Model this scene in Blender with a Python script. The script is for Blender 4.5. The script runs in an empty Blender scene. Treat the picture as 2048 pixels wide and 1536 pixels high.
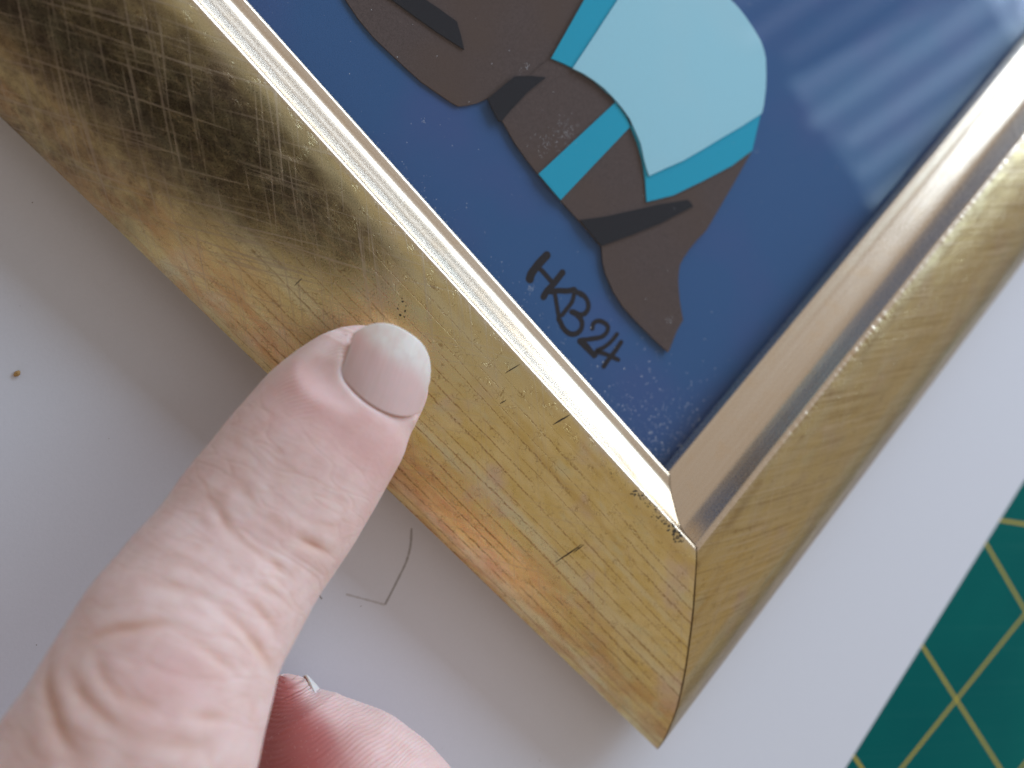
import bpy, math, random
import numpy as np
from mathutils import Matrix, Vector, geometry
random.seed(7)
MM = 0.001
SC = bpy.context.scene
COL = SC.collection
DATA = {"cam":[-39.111,61.383,111.438],"R":[[0.659445,-0.655146,0.368667],[-0.708785,-0.705275,0.014503],[0.25051,-0.27087,-0.929448]],"f":1641.35,"prof":[[-0.22,-2.0],[-0.06,-0.75],[0.0,-0.45],[0.07,-0.26],[0.22,-0.09],[0.45,0.05],[0.75,0.1],[1.2,0.15],[1.8,0.225],[2.3,0.4],[2.95,0.82],[3.6,1.33],[4.75,2.2],[5.8,3.3],[6.4,4.6],[6.9,6.1],[7.25,7.15],[7.6,7.55],[8.2,7.62],[10.1,7.5],[14.3,6.9],[18.0,5.95],[22.0,4.6],[25.6,2.85],[28.0,1.15],[30.4,-0.9],[31.6,-2.2],[32.2,-3.0]],"polys":{"body_upper":[-4.05,[[19.437,99.377],[15.013,91.167],[12.105,83.32],[11.685,80.337],[11.648,77.202],[12.147,72.918],[12.759,68.64],[13.721,65.462],[14.204,63.9],[14.715,62.674],[16.044,61.818],[17.48,61.159],[18.845,60.746],[21.338,60.21],[25.05,59.132],[29.023,58.456],[34.839,58.343],[43.153,59.363],[51.783,61.772],[66.194,69.883]]],"body_lower":[-3.78,[[18.96,60.552],[18.701,59.17],[18.537,56.857],[17.812,53.155],[17.567,50.362],[17.437,47.538],[17.402,44.897],[17.54,42.281],[17.646,39.966],[17.754,37.626],[17.775,34.925],[17.785,32.308],[16.37,30.626],[15.482,29.097],[15.0,27.724],[14.381,25.826],[14.016,23.022],[14.066,21.003],[14.174,19.024],[14.453,15.742],[14.894,12.032],[16.346,12.555],[18.102,13.247],[19.392,13.6],[20.698,13.829],[21.295,14.846],[22.396,16.51],[23.577,17.981],[24.483,19.036],[25.415,19.845],[26.476,20.647],[27.781,21.013],[29.683,21.29],[31.684,21.382],[34.377,21.32],[38.376,22.129],[44.059,23.315],[50.49,24.745],[54.808,27.216],[60.437,36.629],[56.624,45.584],[45.686,50.658],[40.064,57.684],[33.71,58.59],[27.005,58.935],[22.067,59.727]]],"blanket_border":[-3.52,[[42.286,61.594],[31.412,58.593],[32.424,56.984],[33.407,55.197],[34.865,51.879],[35.691,47.826],[35.454,44.142],[34.185,40.015],[32.941,37.453],[31.125,34.828],[28.865,32.146],[33.391,29.666],[39.284,27.68],[45.612,25.747],[50.685,24.937],[53.085,26.348],[56.392,28.232],[61.04,36.064],[59.62,43.272],[53.973,51.338],[54.601,58.596],[47.312,62.712]]],"blanket":[-3.25,[[63.073,62.141],[46.943,58.146],[39.921,56.688],[33.1,55.315],[34.007,53.673],[34.691,51.901],[35.289,49.891],[35.602,47.692],[35.705,45.637],[35.611,43.62],[35.063,41.647],[34.4,39.549],[33.265,37.617],[32.502,36.19],[31.976,34.87],[35.121,33.815],[38.54,32.559],[42.861,31.438],[47.116,30.419],[51.755,29.248],[56.391,28.241],[57.668,28.947],[59.955,30.682],[61.698,32.308],[63.568,34.362],[64.296,35.698],[64.795,37.095],[65.03,39.398],[65.071,41.923],[64.929,43.949],[64.581,45.605],[64.337,49.752],[65.319,54.93]]],"belly_band":[-3.52,[[36.702,46.941],[17.437,47.463],[17.476,42.269],[35.986,42.617]]],"dark_strip_a":[-3.8,[[16.79,81.219],[17.421,79.414],[18.461,75.919],[19.584,72.306],[21.202,67.996],[22.214,69.668],[23.149,71.477],[22.302,74.288],[21.536,76.489],[20.994,78.251]]],"dark_strip_b":[-3.52,[[18.881,60.606],[17.967,57.217],[18.177,56.862],[20.702,57.128],[24.794,57.329],[28.712,57.056],[26.75,58.834],[24.673,60.324],[22.429,60.461]]],"dark_strip_c":[-3.52,[[17.844,37.9],[17.735,35.322],[17.822,32.54],[23.15,30.147],[28.615,27.917],[35.06,25.891],[35.176,26.974],[34.776,27.53],[30.355,30.347],[25.888,32.917],[21.608,35.36]]]},"strokes":[[[[5.458,36.968],[6.157,37.327],[7.191,37.505],[8.675,37.612],[10.141,37.622]],1.337],[[[7.758,37.383],[7.854,36.086],[7.839,33.965]],0.802],[[[5.172,33.454],[6.157,33.676],[7.771,33.721],[10.208,33.945]],1.07],[[[6.702,33.172],[7.728,32.439],[8.801,31.385],[9.891,30.688]],0.891],[[[7.047,32.637],[6.305,31.536],[5.53,30.4],[4.754,29.262]],0.713],[[[9.65,30.445],[8.327,29.65],[6.879,29.445],[5.517,29.321]],0.713],[[[9.65,30.445],[10.343,29.335],[10.355,28.072],[9.733,27.079],[8.712,26.778],[7.866,27.197],[7.262,28.395]],0.802],[[[7.078,28.569],[7.447,27.499],[7.277,26.239],[6.377,25.512],[5.216,25.609],[4.425,26.432],[4.259,27.695],[4.536,28.687],[4.7,29.314]],0.847],[[[9.773,30.641],[10.182,29.172]],0.713],[[[7.888,24.226],[8.574,24.624],[9.414,24.367],[10.008,23.484],[10.049,22.482],[9.205,22.003],[7.999,22.197],[6.48,23.244],[4.933,24.418],[4.853,23.793],[4.942,22.423],[5.042,20.873]],0.758],[[[4.868,24.353],[5.244,23.094],[5.171,21.555],[5.39,20.856]],0.802],[[[10.41,20.522],[8.829,20.426],[7.232,20.679],[5.858,21.143],[6.684,19.753],[7.722,17.427]],0.713],[[[10.041,19.091],[7.977,18.814],[6.404,18.724],[5.107,18.532]],0.802]],"edge":[[60.684,-70.314],[-9.994,-73.744]],"pencil":[[[-33.595,22.323],[-35.407,20.725],[-37.519,19.482],[-39.659,18.753],[-42.456,17.897],[-44.102,17.43]],[[-44.352,17.501],[-45.452,19.905],[-46.805,22.831]],[[-49.426,26.131],[-49.57,25.28]]],"crumb":[-53.517,75.281],"specks":[[-36.807,89.486,0.15],[-76.877,49.156,0.11],[-52.179,61.818,0.08],[-47.211,81.137,0.08],[-46.696,20.026,0.12],[-45.955,-20.17,0.13]],"scr":[[[[10.813,22.711],[9.661,22.327],[7.966,21.886]],0.11],[[[23.58,6.972],[21.465,6.911],[19.22,6.52]],0.1],[[[20.923,6.334],[20.143,6.283],[19.071,6.252]],0.07],[[[10.786,32.801],[9.613,32.499],[8.372,32.229]],0.07],[[[14.103,30.237],[13.14,30.041]],0.06],[[[22.508,60.025],[21.791,60.01],[21.108,60.123]],0.05]],"chip":[[[14.179,49.379],0.3],[[15.246,49.16],0.22],[[14.777,48.261],0.42],[[15.581,48.323],0.38],[[15.389,47.779],0.3],[[15.503,50.561],0.12],[[13.961,49.704],0.2],[[14.852,49.402],0.16],[[17.696,27.388],0.13],[[14.251,48.646],0.2]],"worn":[[[8.617,6.17],0.5],[[8.371,5.248],0.45],[[9.198,6.373],0.3],[[8.186,3.295],0.3],[[8.332,1.692],0.5],[[8.305,0.998],0.4],[[8.248,-0.402],0.5],[[8.407,-1.79],0.7],[[8.368,-2.736],0.7],[[8.332,-3.682],0.6],[[8.407,-4.504],0.4],[[9.467,12.016],0.2],[[9.234,11.342],0.16],[[9.457,10.414],0.14],[[9.554,12.952],0.14],[[9.608,19.638],0.12],[[9.683,19.002],0.13],[[9.329,9.743],0.12],[[8.914,8.436],0.16],[[8.334,4.335],0.3],[[8.863,-3.758],0.5]],"index":[[-18.837,46.375,11.103,0.0],[-23.901,45.871,11.176,7.46],[-27.182,45.951,11.344,8.425],[-30.555,45.69,11.802,9.289],[-37.183,44.681,11.924,9.98],[-42.529,43.79,12.357,10.235],[-49.145,42.88,13.528,10.197],[-55.945,41.969,15.727,10.528],[-59.749,41.337,17.038,10.991],[-64.961,39.497,18.536,11.657],[-68.572,38.073,19.376,12.356],[-74.246,36.234,19.997,13.249],[-82.343,33.99,21.158,13.242],[-89.861,32.257,22.327,13.544]],"thumb":[[-59.901,23.931,-2.677,0.0],[-61.69,20.676,-1.995,4.455],[-63.007,16.648,-0.531,7.52],[-64.043,11.813,1.352,10.808],[-65.076,6.157,3.798,12.692],[-66.191,-0.881,8.238,13.239],[-68.348,-6.584,13.623,12.739],[-73.978,-8.73,18.11,11.82]],"creases":[[[[-64.579,49.318,24.127],[-62.955,49.092,24.425],[-61.146,48.387,25.164],[-59.529,47.311,25.895],[-57.494,45.663,26.518],[-57.038,43.667,27.082],[-56.934,41.941,27.303],[-56.948,40.012,27.321],[-56.958,37.027,26.653]],0.34,0.55],[[[-56.222,49.066,23.498],[-55.0,47.438,24.512],[-53.737,44.438,25.494],[-53.43,40.872,25.738],[-53.992,37.637,25.214],[-55.787,32.93,22.4]],0.34,0.55],[[[-57.261,47.303,25.517],[-55.791,45.609,25.969],[-54.822,42.737,26.389],[-54.747,39.868,26.338],[-55.438,36.784,25.661]],0.26,0.45],[[[-54.178,49.204,22.715],[-52.751,47.35,23.822],[-51.759,44.407,24.767],[-51.457,40.673,24.836],[-52.491,35.157,22.51]],0.26,0.5],[[[-51.726,49.696,21.56],[-50.619,47.476,23.11],[-50.091,44.691,24.127],[-49.657,41.024,24.178],[-49.319,37.658,22.873]],0.28,0.5],[[[-46.869,50.092,20.235],[-47.414,48.237,21.729],[-47.587,46.072,22.857],[-47.333,43.252,23.381],[-47.302,38.514,22.42]],0.34,0.5],[[[-44.065,49.079,20.908],[-44.223,46.912,22.058],[-44.069,44.509,22.625],[-43.822,41.032,22.368],[-42.9,36.265,19.296]],0.36,0.5],[[[-48.225,47.797,22.199],[-48.282,45.079,23.411],[-48.119,41.801,23.665],[-48.19,37.202,22.054]],0.2,0.45],[[[-64.095,48.068,25.86],[-64.376,46.736,27.204],[-64.332,45.07,28.355],[-63.781,42.841,29.274],[-62.739,40.475,29.58]],0.34,0.6],[[[-66.636,48.611,25.016],[-66.652,47.115,27.006],[-66.407,45.215,28.755],[-66.012,42.82,30.08],[-64.983,39.681,30.698],[-63.178,35.154,29.674]],0.46,0.65],[[[-68.121,50.014,21.236],[-69.092,48.334,25.548],[-69.775,46.286,28.022],[-70.276,43.292,30.275]],0.55,0.7],[[[-61.347,40.964,29.15],[-61.679,39.597,29.356],[-61.667,38.198,29.275],[-60.06,34.313,27.31]],0.26,0.5],[[[-57.938,35.719,26.656],[-58.968,33.282,25.838],[-60.9,32.077,26.365]],0.14,0.6],[[[-36.511,48.433,20.823],[-35.574,47.544,21.031],[-35.009,46.496,21.222],[-34.754,44.652,21.332]],0.15,0.4],[[[-39.172,49.191,20.569],[-39.499,47.244,21.461],[-39.344,45.487,21.854],[-38.888,42.738,21.784]],0.18,0.45],[[[-43.818,49.043,20.913],[-44.172,47.434,21.838],[-44.316,46.211,22.308],[-44.391,44.339,22.695],[-44.261,42.681,22.706]],0.16,0.45],[[[-38.888,42.738,21.784],[-38.02,40.376,20.953],[-37.476,38.693,19.866]],0.16,0.4],[[[-42.363,42.335,22.323],[-41.376,40.21,21.589],[-39.81,37.447,19.507]],0.14,0.4],[[[-47.269,51.388,18.676],[-47.38,49.269,20.992],[-48.062,47.288,22.447]],0.12,0.5]],"nail_base":[[-27.938,50.314,19.08],[-28.322,49.52,19.646],[-28.303,48.329,20.118],[-28.339,47.268,20.392],[-28.32,45.187,20.517],[-27.602,42.786,19.805],[-25.832,40.622,17.565],[-24.233,39.304,15.077]],"nail_left":[[-23.311,51.798,15.542],[-24.843,51.442,16.927],[-26.435,50.896,17.895],[-27.938,50.314,19.08]],"knuckle":[[-60.448,42.791,28.375]],"finger_print":[[-30.822,52.942,17.144],[-26.251,52.863,15.606]],"smudge":[[3.66,36.25,26,0.35,0.3],[24.66,49.45,60,1.2,1.0],[21.16,50.05,40,1.0,0.9],[8.23,64.58,8,0.3,0.3],[26.35,60.26,16,0.5,0.35],[18.0,16.25,14,0.4,0.3],[50.08,24.84,6,0.2,0.2]],"nail0":[-29.932,45.766,11.755],"nailD":[0.05939,0.00272,0.99823],"nailT":[0.99653,0.05825,-0.05944]}

# ------------------------------------------------------------------ camera, light, exposure
cam_d = bpy.data.cameras.new('camera')
cam = bpy.data.objects.new('camera', cam_d); COL.objects.link(cam)
Rr = np.array(DATA['R']); Cc = np.array(DATA['cam'])
mw = Matrix(((Rr[0][0], -Rr[1][0], -Rr[2][0], Cc[0]*MM), (Rr[0][1], -Rr[1][1], -Rr[2][1], Cc[1]*MM),
             (Rr[0][2], -Rr[1][2], -Rr[2][2], Cc[2]*MM), (0, 0, 0, 1)))
cam.matrix_world = mw
cam_d.sensor_width = 36.0; cam_d.sensor_fit = 'HORIZONTAL'
cam_d.lens = DATA['f']/2048*36
cam_d.clip_start = 0.005; cam_d.clip_end = 50
cam_d.dof.use_dof = True; cam_d.dof.focus_distance = 0.1085; cam_d.dof.aperture_fstop = 12.0
SC.camera = cam
SC.view_settings.view_transform = 'Standard'; SC.view_settings.look = 'None'
SC.view_settings.exposure = 0.0; SC.view_settings.gamma = 1.0
SC.cycles.use_denoising = True
SC.cycles.max_bounces = 8; SC.cycles.transparent_max_bounces = 8
SC.cycles.caustics_reflective = True
SC.cycles.sample_clamp_indirect = 4.0

world = bpy.data.worlds.new('World'); SC.world = world; world.use_nodes = True
bg = world.node_tree.nodes['Background']
bg.inputs['Color'].default_value = (1.0, 0.875, 0.79, 1); bg.inputs['Strength'].default_value = 0.41

def area(name, loc, target, w, h, radiance, col):
    l = bpy.data.lights.new(name, 'AREA'); l.shape = 'RECTANGLE'; l.size = w; l.size_y = h
    l.energy = radiance*math.pi*w*h; l.color = col
    o = bpy.data.objects.new(name, l); COL.objects.link(o)
    o.location = loc
    d = Vector(target)-Vector(loc)
    o.rotation_euler = d.to_track_quat('-Z', 'Y').to_euler()
    return o
WAZ = math.radians(0); WD = 0.90; KW = 1.45
wdir = Vector((math.cos(WAZ), math.sin(WAZ), 0)); wside = Vector((-math.sin(WAZ), math.cos(WAZ), 0))
org = Vector((0.03, 0.02, 0))
def window(name, s0, s1, z0, z1, rad, col, dist=WD):
    s0, s1, z0, z1 = s0*KW, s1*KW, z0*KW, z1*KW
    c = org + wdir*dist + wside*((s0+s1)/2) + Vector((0, 0, (z0+z1)/2))
    return area(name, c, c-wdir, s1-s0, z1-z0, rad, col)
window('window_light', -0.40, 0.40, 0.135, 0.42, 8.6, (0.62, 0.78, 1.0))
window('window_light', -0.42, -0.18, 0.40, 0.66, 1.35, (0.52, 0.78, 1.0))
for k in range(11):                      # the pale slats of the blind in the upper part of the window
    off = -0.40 + k*0.0315
    o = window('blind_slat_light', off, off+0.017, 0.30, 0.66-0.016*(k % 3), (1.35+.35*(k % 2))*(1 if k < 7 else .45), (0.60, 0.84, 1.0) if k < 7 else (0.72, 0.76, 1.0), WD-0.02)
    o.rotation_euler.rotate_axis('Z', max(0.0, min(.5, .10+1.35*(-0.155-off))))

# ------------------------------------------------------------------ helpers
def put(o, parent=None):
    COL.objects.link(o)
    if parent is not None: o.parent = parent
    return o
def tag(o, label=None, cat=None, group=None, kind=None):
    for k, v in (('label', label), ('category', cat), ('group', group), ('kind', kind)):
        if v: o[k] = v
    return o
def mesh(name, V, F, mat, parent=None, smooth=True, uv=None, attrs=None):
    me = bpy.data.meshes.new(name)
    V = np.asarray(V, float)*MM
    me.from_pydata(V.tolist(), [], [list(map(int, f)) for f in F])
    for m in (mat if isinstance(mat, (list, tuple)) else [mat]): me.materials.append(m)
    if smooth: me.polygons.foreach_set('use_smooth', [True]*len(me.polygons))
    if uv is not None:
        li = np.empty(len(me.loops), np.int32); me.loops.foreach_get('vertex_index', li)
        u = me.uv_layers.new(name='UVMap'); u.data.foreach_set('uv', np.asarray(uv, np.float32)[li].ravel())
    for k, a in (attrs or {}).items():
        at = me.attributes.new(k, 'FLOAT', 'POINT'); at.data.foreach_set('value', np.asarray(a, np.float32))
    me.update()
    return put(bpy.data.objects.new(name, me), parent)
def empty(name, loc=(0, 0, 0)):
    o = bpy.data.objects.new(name, None); o.location = [c*MM for c in loc]; o.empty_display_size = 0.01
    return put(o)
def gridfaces(nr, nc, wrap=False):
    f = []
    i = np.arange(nr-1)[:, None]*nc; j = np.arange(nc if wrap else nc-1)[None, :]
    j2 = (j+1) % nc
    return np.stack([(i+j).ravel(), (i+j2).ravel(), (i+nc+j2).ravel(), (i+nc+j).ravel()], 1)
rng = np.random.default_rng(5)
TAB = rng.random((256, 256))
def vnoise(x, y):
    x = np.asarray(x, float); y = np.asarray(y, float)
    xi = np.floor(x).astype(int); yi = np.floor(y).astype(int); fx = x-xi; fy = y-yi
    fx = fx*fx*(3-2*fx); fy = fy*fy*(3-2*fy)
    g = lambda a, b: TAB[a % 256, b % 256]
    return (g(xi, yi)*(1-fx)+g(xi+1, yi)*fx)*(1-fy)+(g(xi, yi+1)*(1-fx)+g(xi+1, yi+1)*fx)*fy
def sstep(a, b, x):
    t = np.clip((x-a)/(b-a), 0, 1); return t*t*(3-2*t)
def catmull(P, n):
    P = np.asarray(P, float); m = len(P)
    t = np.linspace(0, m-1, n); i = np.clip(np.floor(t).astype(int), 0, m-2); u = (t-i)[:, None]
    p0 = P[np.maximum(i-1, 0)]; p1 = P[i]; p2 = P[i+1]; p3 = P[np.minimum(i+2, m-1)]
    p0 = np.where((i == 0)[:, None], 2*p1-p2, p0); p3 = np.where((i == m-2)[:, None], 2*p2-p1, p3)
    return .5*((2*p1)+(-p0+p2)*u+(2*p0-5*p1+4*p2-p3)*u**2+(-p0+3*p1-3*p2+p3)*u**3)

class NT:
    """small wrapper round a material's nodes"""
    def __init__(s, name):
        s.m = bpy.data.materials.new(name); s.m.use_nodes = True; s.t = s.m.node_tree; s.n = s.t.nodes
        s.b = s.n['Principled BSDF']; s.out = s.n['Material Output']
    def node(s, ty, **kw):
        n = s.n.new(ty)
        for k, v in kw.items(): setattr(n, k, v)
        return n
    def link(s, a, b): s.t.links.new(a, b)
    def set(s, sock, v):
        if hasattr(v, 'is_output'): s.link(v, sock)
        else: sock.default_value = v
    def math(s, op, a, b=0.0, clamp=False):
        n = s.node('ShaderNodeMath', operation=op, use_clamp=clamp); s.set(n.inputs[0], a); s.set(n.inputs[1], b); return n.outputs[0]
    def noise(s, vec, scale, detail=2.0, rough=.5):
        n = s.node('ShaderNodeTexNoise'); s.link(vec, n.inputs['Vector']); n.inputs['Scale'].default_value = scale
        n.inputs['Detail'].default_value = detail; n.inputs['Roughness'].default_value = rough; return n.outputs['Fac']
    def ramp(s, f, stops):
        n = s.node('ShaderNodeValToRGB'); e = n.color_ramp.elements
        while len(e) < len(stops): e.new(.5)
        for q, (p, c) in zip(e, stops): q.position = p; q.color = (c, c, c, 1) if not isinstance(c, tuple) else (*c, 1)
        s.link(f, n.inputs[0]); return n.outputs[0]
    def maprange(s, f, a, b, c=0.0, d=1.0):
        n = s.node('ShaderNodeMapRange', interpolation_type='SMOOTHSTEP'); s.set(n.inputs['Value'], f)
        for k, v in zip(('From Min', 'From Max', 'To Min', 'To Max'), (a, b, c, d)): n.inputs[k].default_value = v
        return n.outputs[0]
    def mix(s, f, a, b):
        n = s.node('ShaderNodeMix', data_type='RGBA'); s.set(n.inputs[0], f)
        for k, v in ((6, a), (7, b)):
            s.set(n.inputs[k], (*v, 1) if isinstance(v, tuple) and len(v) == 3 else v)
        return n.outputs[2]
    def mapping(s, vec, scale=(1, 1, 1), rot=0.0, loc=(0, 0, 0)):
        # rotate first, then stretch
        a = s.node('ShaderNodeMapping'); s.link(vec, a.inputs[0]); a.inputs['Rotation'].default_value = (0, 0, rot)
        b = s.node('ShaderNodeMapping'); s.link(a.outputs[0], b.inputs[0]); b.inputs['Scale'].default_value = scale; b.inputs['Location'].default_value = loc
        return b.outputs[0]
    def attr(s, name): return s.node('ShaderNodeAttribute', attribute_name=name).outputs['Fac']
    def uv(s): return s.node('ShaderNodeTexCoord').outputs['UV']
    def obj(s):
        n = s.node('ShaderNodeMapping'); s.link(s.node('ShaderNodeTexCoord').outputs['Object'], n.inputs[0]); n.inputs['Scale'].default_value = (1000, 1000, 1000)
        return n.outputs[0]
    def bump(s, h, dist, strength=1.0):
        n = s.node('ShaderNodeBump'); s.link(h, n.inputs['Height']); n.inputs['Distance'].default_value = dist*MM; n.inputs['Strength'].default_value = strength
        s.link(n.outputs[0], s.b.inputs['Normal']); return n
    def base(s, c): s.set(s.b.inputs['Base Color'], (*c, 1) if isinstance(c, tuple) and len(c) == 3 else c)
    def p(s, **kw):
        for k, v in kw.items(): s.set(s.b.inputs[k.replace('_', ' ')], v)

def paper_mat(name, col, var=.06, rough=.85, spec=.25, grain=9.0, bump=.02, tint=None):
    m = NT(name); o = m.obj()
    n1 = m.noise(o, grain, 3, .7); n2 = m.noise(o, .05, 2)
    lo = tuple(c*(1-var) for c in col); hi = tuple(min(1, c*(1+var)) for c in col)
    c = m.mix(m.ramp(n1, [(.3, 0.0), (.7, 1.0)]), lo, hi)
    if tint: c = m.mix(m.ramp(n2, [(.45, 0.0), (.68, 1.0)]), c, tint)
    m.base(c); m.p(Roughness=rough, Specular_IOR_Level=spec); m.bump(n1, bump, .6)
    return m.m
def plain(name, col, rough=.6, spec=.3, metal=0.0):
    m = NT(name); o = m.obj(); n = m.noise(o, 3.0, 3)
    m.base(m.mix(n, tuple(c*.85 for c in col), tuple(min(1, c*1.12) for c in col))); m.p(Roughness=rough, Specular_IOR_Level=spec, Metallic=metal)
    return m.m

# ------------------------------------------------------------------ setting: white paper on a green cutting mat
m_sheet = paper_mat('white_paper', (.73, .75, .80), .012, .75, .3, 2.5, .03)
def slab(name, poly, z0, z1, mat, parent=None, edge=None):
    """flat sheet with thickness; the outline is a polygon in mm"""
    n = len(poly)
    tri = geometry.tessellate_polygon([[Vector((x, y, 0)) for x, y in poly]])
    V = [(x, y, z1) for x, y in poly]+[(x, y, z0) for x, y in poly]
    ar = sum(poly[i][0]*poly[(i+1) % n][1]-poly[(i+1) % n][0]*poly[i][1] for i in range(n))
    F = []
    for a, b, c in tri:
        s = (poly[b][0]-poly[a][0])*(poly[c][1]-poly[a][1])-(poly[c][0]-poly[a][0])*(poly[b][1]-poly[a][1])
        if s < 0: b, c = c, b
        F += [(a, b, c), (n+a, n+c, n+b)]
    for i in range(n):
        j = (i+1) % n
        F.append((i, n+i, n+j, j) if ar > 0 else (j, n+j, n+i, i))
    return mesh(name, V, F, mat, parent, smooth=False)
e0, e1 = [np.array(e) for e in DATA['edge']]; ed = (e1-e0)/np.linalg.norm(e1-e0)
pA = e0-ed*110; pB = e1+ed*170; nn = np.array([-ed[1], ed[0]])
if nn[1] < 0: nn = -nn
ZP = -9.0
sheet = slab('paper_sheet', [tuple(pB), tuple(pA), tuple(pA+nn*297), tuple(pB+nn*297)], ZP-.13, ZP, m_sheet)
tag(sheet, 'white paper sheet with faint pencil marks lying under the gold frame', 'paper')
mm = NT('green_mat'); o = mm.obj()
nf = mm.noise(o, 6.0, 4, .7); nb = mm.noise(o, .035, 3); ns = mm.noise(mm.mapping(o, (.012, 2.2, 1), .9), 1.0, 2)
c = mm.mix(mm.ramp(nb, [(.35, 0.0), (.7, 1.0)]), (.001, .108, .102), (.002, .130, .114))
c = mm.mix(mm.ramp(ns, [(.62, 0.0), (.72, .22)]), c, (.06, .22, .20))
mm.base(c); mm.p(Roughness=mm.maprange(nf, .3, .7, .48, .66), Specular_IOR_Level=.05); mm.bump(nf, .03, .5)
mat_o = slab('cutting_mat', [(-230, -190), (260, -190), (260, 300), (-230, 300)], ZP-3.2, ZP-.2, mm.m)
tag(mat_o, 'dark green cutting mat with yellow grid lines beneath the white paper', 'cutting mat')
m_line = NT('yellow_print'); o = m_line.obj(); n = m_line.noise(o, 2.5, 4, .7)
m_line.base(m_line.mix(m_line.ramp(n, [(.35, 0.0), (.75, 1.0)]), (.56, .41, .035), (.34, .31, .06))); m_line.p(Roughness=.6)
def ribbon(name, pts, w, z, mat, parent=None, seg=8, wob=0.0):
    P = np.asarray(pts, float)
    P = catmull(P, max(2, (len(P)-1)*seg+1)) if len(P) > 2 else P
    if len(P) == 2 and wob: P = np.linspace(P[0], P[1], 12)
    T = np.gradient(P, axis=0); T /= np.linalg.norm(T, axis=1)[:, None]; N = np.stack([-T[:, 1], T[:, 0]], 1)
    hw = np.full(len(P), w/2.)*(1+wob*(np.random.default_rng(len(P)*7+int(abs(P[0, 0])*10)).random(len(P))-.5))
    V = []; F = []
    for q, nrm, h in zip(P, N, hw): V += [(q[0]+nrm[0]*h, q[1]+nrm[1]*h, z), (q[0]-nrm[0]*h, q[1]-nrm[1]*h, z)]
    for i in range(len(P)-1): F.append((2*i+1, 2*i+3, 2*i+2, 2*i))
    for end, tdir in ((0, -T[0]), (-1, T[-1])):                     # round ends
        b = len(V); c = P[end]; h = hw[end]; a0 = math.atan2(tdir[1], tdir[0])
        V.append((c[0], c[1], z)); k = 9
        for i in range(k):
            a = a0-math.pi/2+math.pi*i/(k-1); V.append((c[0]+h*math.cos(a), c[1]+h*math.sin(a), z))
        for i in range(k-1): F.append((b, b+1+i, b+2+i))
    return mesh(name, V, F, mat, parent, smooth=False)
ga = math.radians(-7.0); g1 = np.array([math.cos(ga), math.sin(ga)]); g2 = np.array([-g1[1], g1[0]])
g0 = np.array([16.7, -88.0])
for k in range(-5, 8):
    q = g0+g1*25.4*k
    ribbon('grid_line', [q-g2*95, q+g2*170 if k < 10 else q], .62, ZP-.185, m_line.m, mat_o)
for k in range(-3, 2):
    q = g0+g2*25.4*k
    ribbon('grid_line', [q-g1*150, q+g1*200], .62, ZP-.181, m_line.m, mat_o)
dq = g0+g1*25.4*0+g2*0
ribbon('grid_line', [np.array([50.7, -71.6])-np.array([.574, -.819])*18, np.array([50.7, -71.6])+np.array([.574, -.819])*80], .62, ZP-.177, m_line.m, mat_o)

m_pencil = plain('graphite', (.40, .39, .39), .5)
m_pencil_f = plain('faint_graphite', (.56, .55, .555), .5)
for i, L in enumerate(DATA['pencil']):
    ribbon('pencil_mark', L, (.34, .30, .26)[i], ZP+.012+.004*i, m_pencil_f if i == 1 else m_pencil, sheet, 6, .5)
def pebble(name, x, y, z, r, mat, seed, parent=None):
    rg = np.random.default_rng(seed); V = []; F = []
    nr, nc = 7, 10
    for i in range(nr):
        for j in range(nc):
            th = math.pi*i/(nr-1); ph = 2*math.pi*j/nc; k = r*(.75+.5*rg.random())
            V.append((x+k*1.3*math.sin(th)*math.cos(ph), y+k*.85*math.sin(th)*math.sin(ph), z+r*.6+k*.6*math.cos(th)))
    return mesh(name, V, gridfaces(nr, nc, True), mat, parent)
cr = DATA['crumb']
tag(pebble('crumb', cr[0], cr[1], ZP, .36, plain('ochre_crumb', (.50, .30, .11)), 3), 'tiny ochre crumb lying alone on the white paper', 'crumb')
V = []; F = []
for i, (x, y, s) in enumerate(DATA['specks']+[[-80+random.random()*90, random.random()*90-40, .05+.05*random.random()] for _ in range(28)]):
    b = len(V); k = 6
    for j in range(k):
        a = 2*math.pi*j/k; rr = s*.62*(.6+.7*random.random()); V.append((x+rr*math.cos(a), y+rr*math.sin(a), ZP+.010))
    F.append(tuple(range(b, b+k)))
tag(mesh('grit', V, F, plain('dark_grit', (.22, .17, .15)), smooth=False), 'tiny dark specks of grit scattered on the white paper', 'grit', kind='stuff')

# ------------------------------------------------------------------ gold picture frame
frame = empty('picture_frame', (0, 0, ZP))
tag(frame, 'corner of a worn antique gold picture frame with glass, lying on white paper', 'picture frame')
inv = Vector((0, 0, -ZP*MM))
PC = np.array(DATA['prof'])
# refine the moulding's section
seg = catmull(PC, 420)
al = np.concatenate([[0], np.cumsum(np.linalg.norm(np.diff(seg, axis=0), axis=1))])
def resample(a0, a1, step):
    a = np.linspace(a0, a1, int((a1-a0)/step)+1)
    return np.stack([np.interp(a, al, seg[:, 0]), np.interp(a, al, seg[:, 1])], 1), a
iR = np.argmin(np.abs(seg[:, 0]-7.9)); aR = al[iR]
cove_p, cove_a = resample(0, aR, .12)
out_p, out_a = resample(aR, al[-1], .2)
def zprof(d): return np.interp(d, seg[60:, 0], seg[60:, 1])
def arc(d): return np.interp(d, seg[60:, 0], al[60:])-aR

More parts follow.
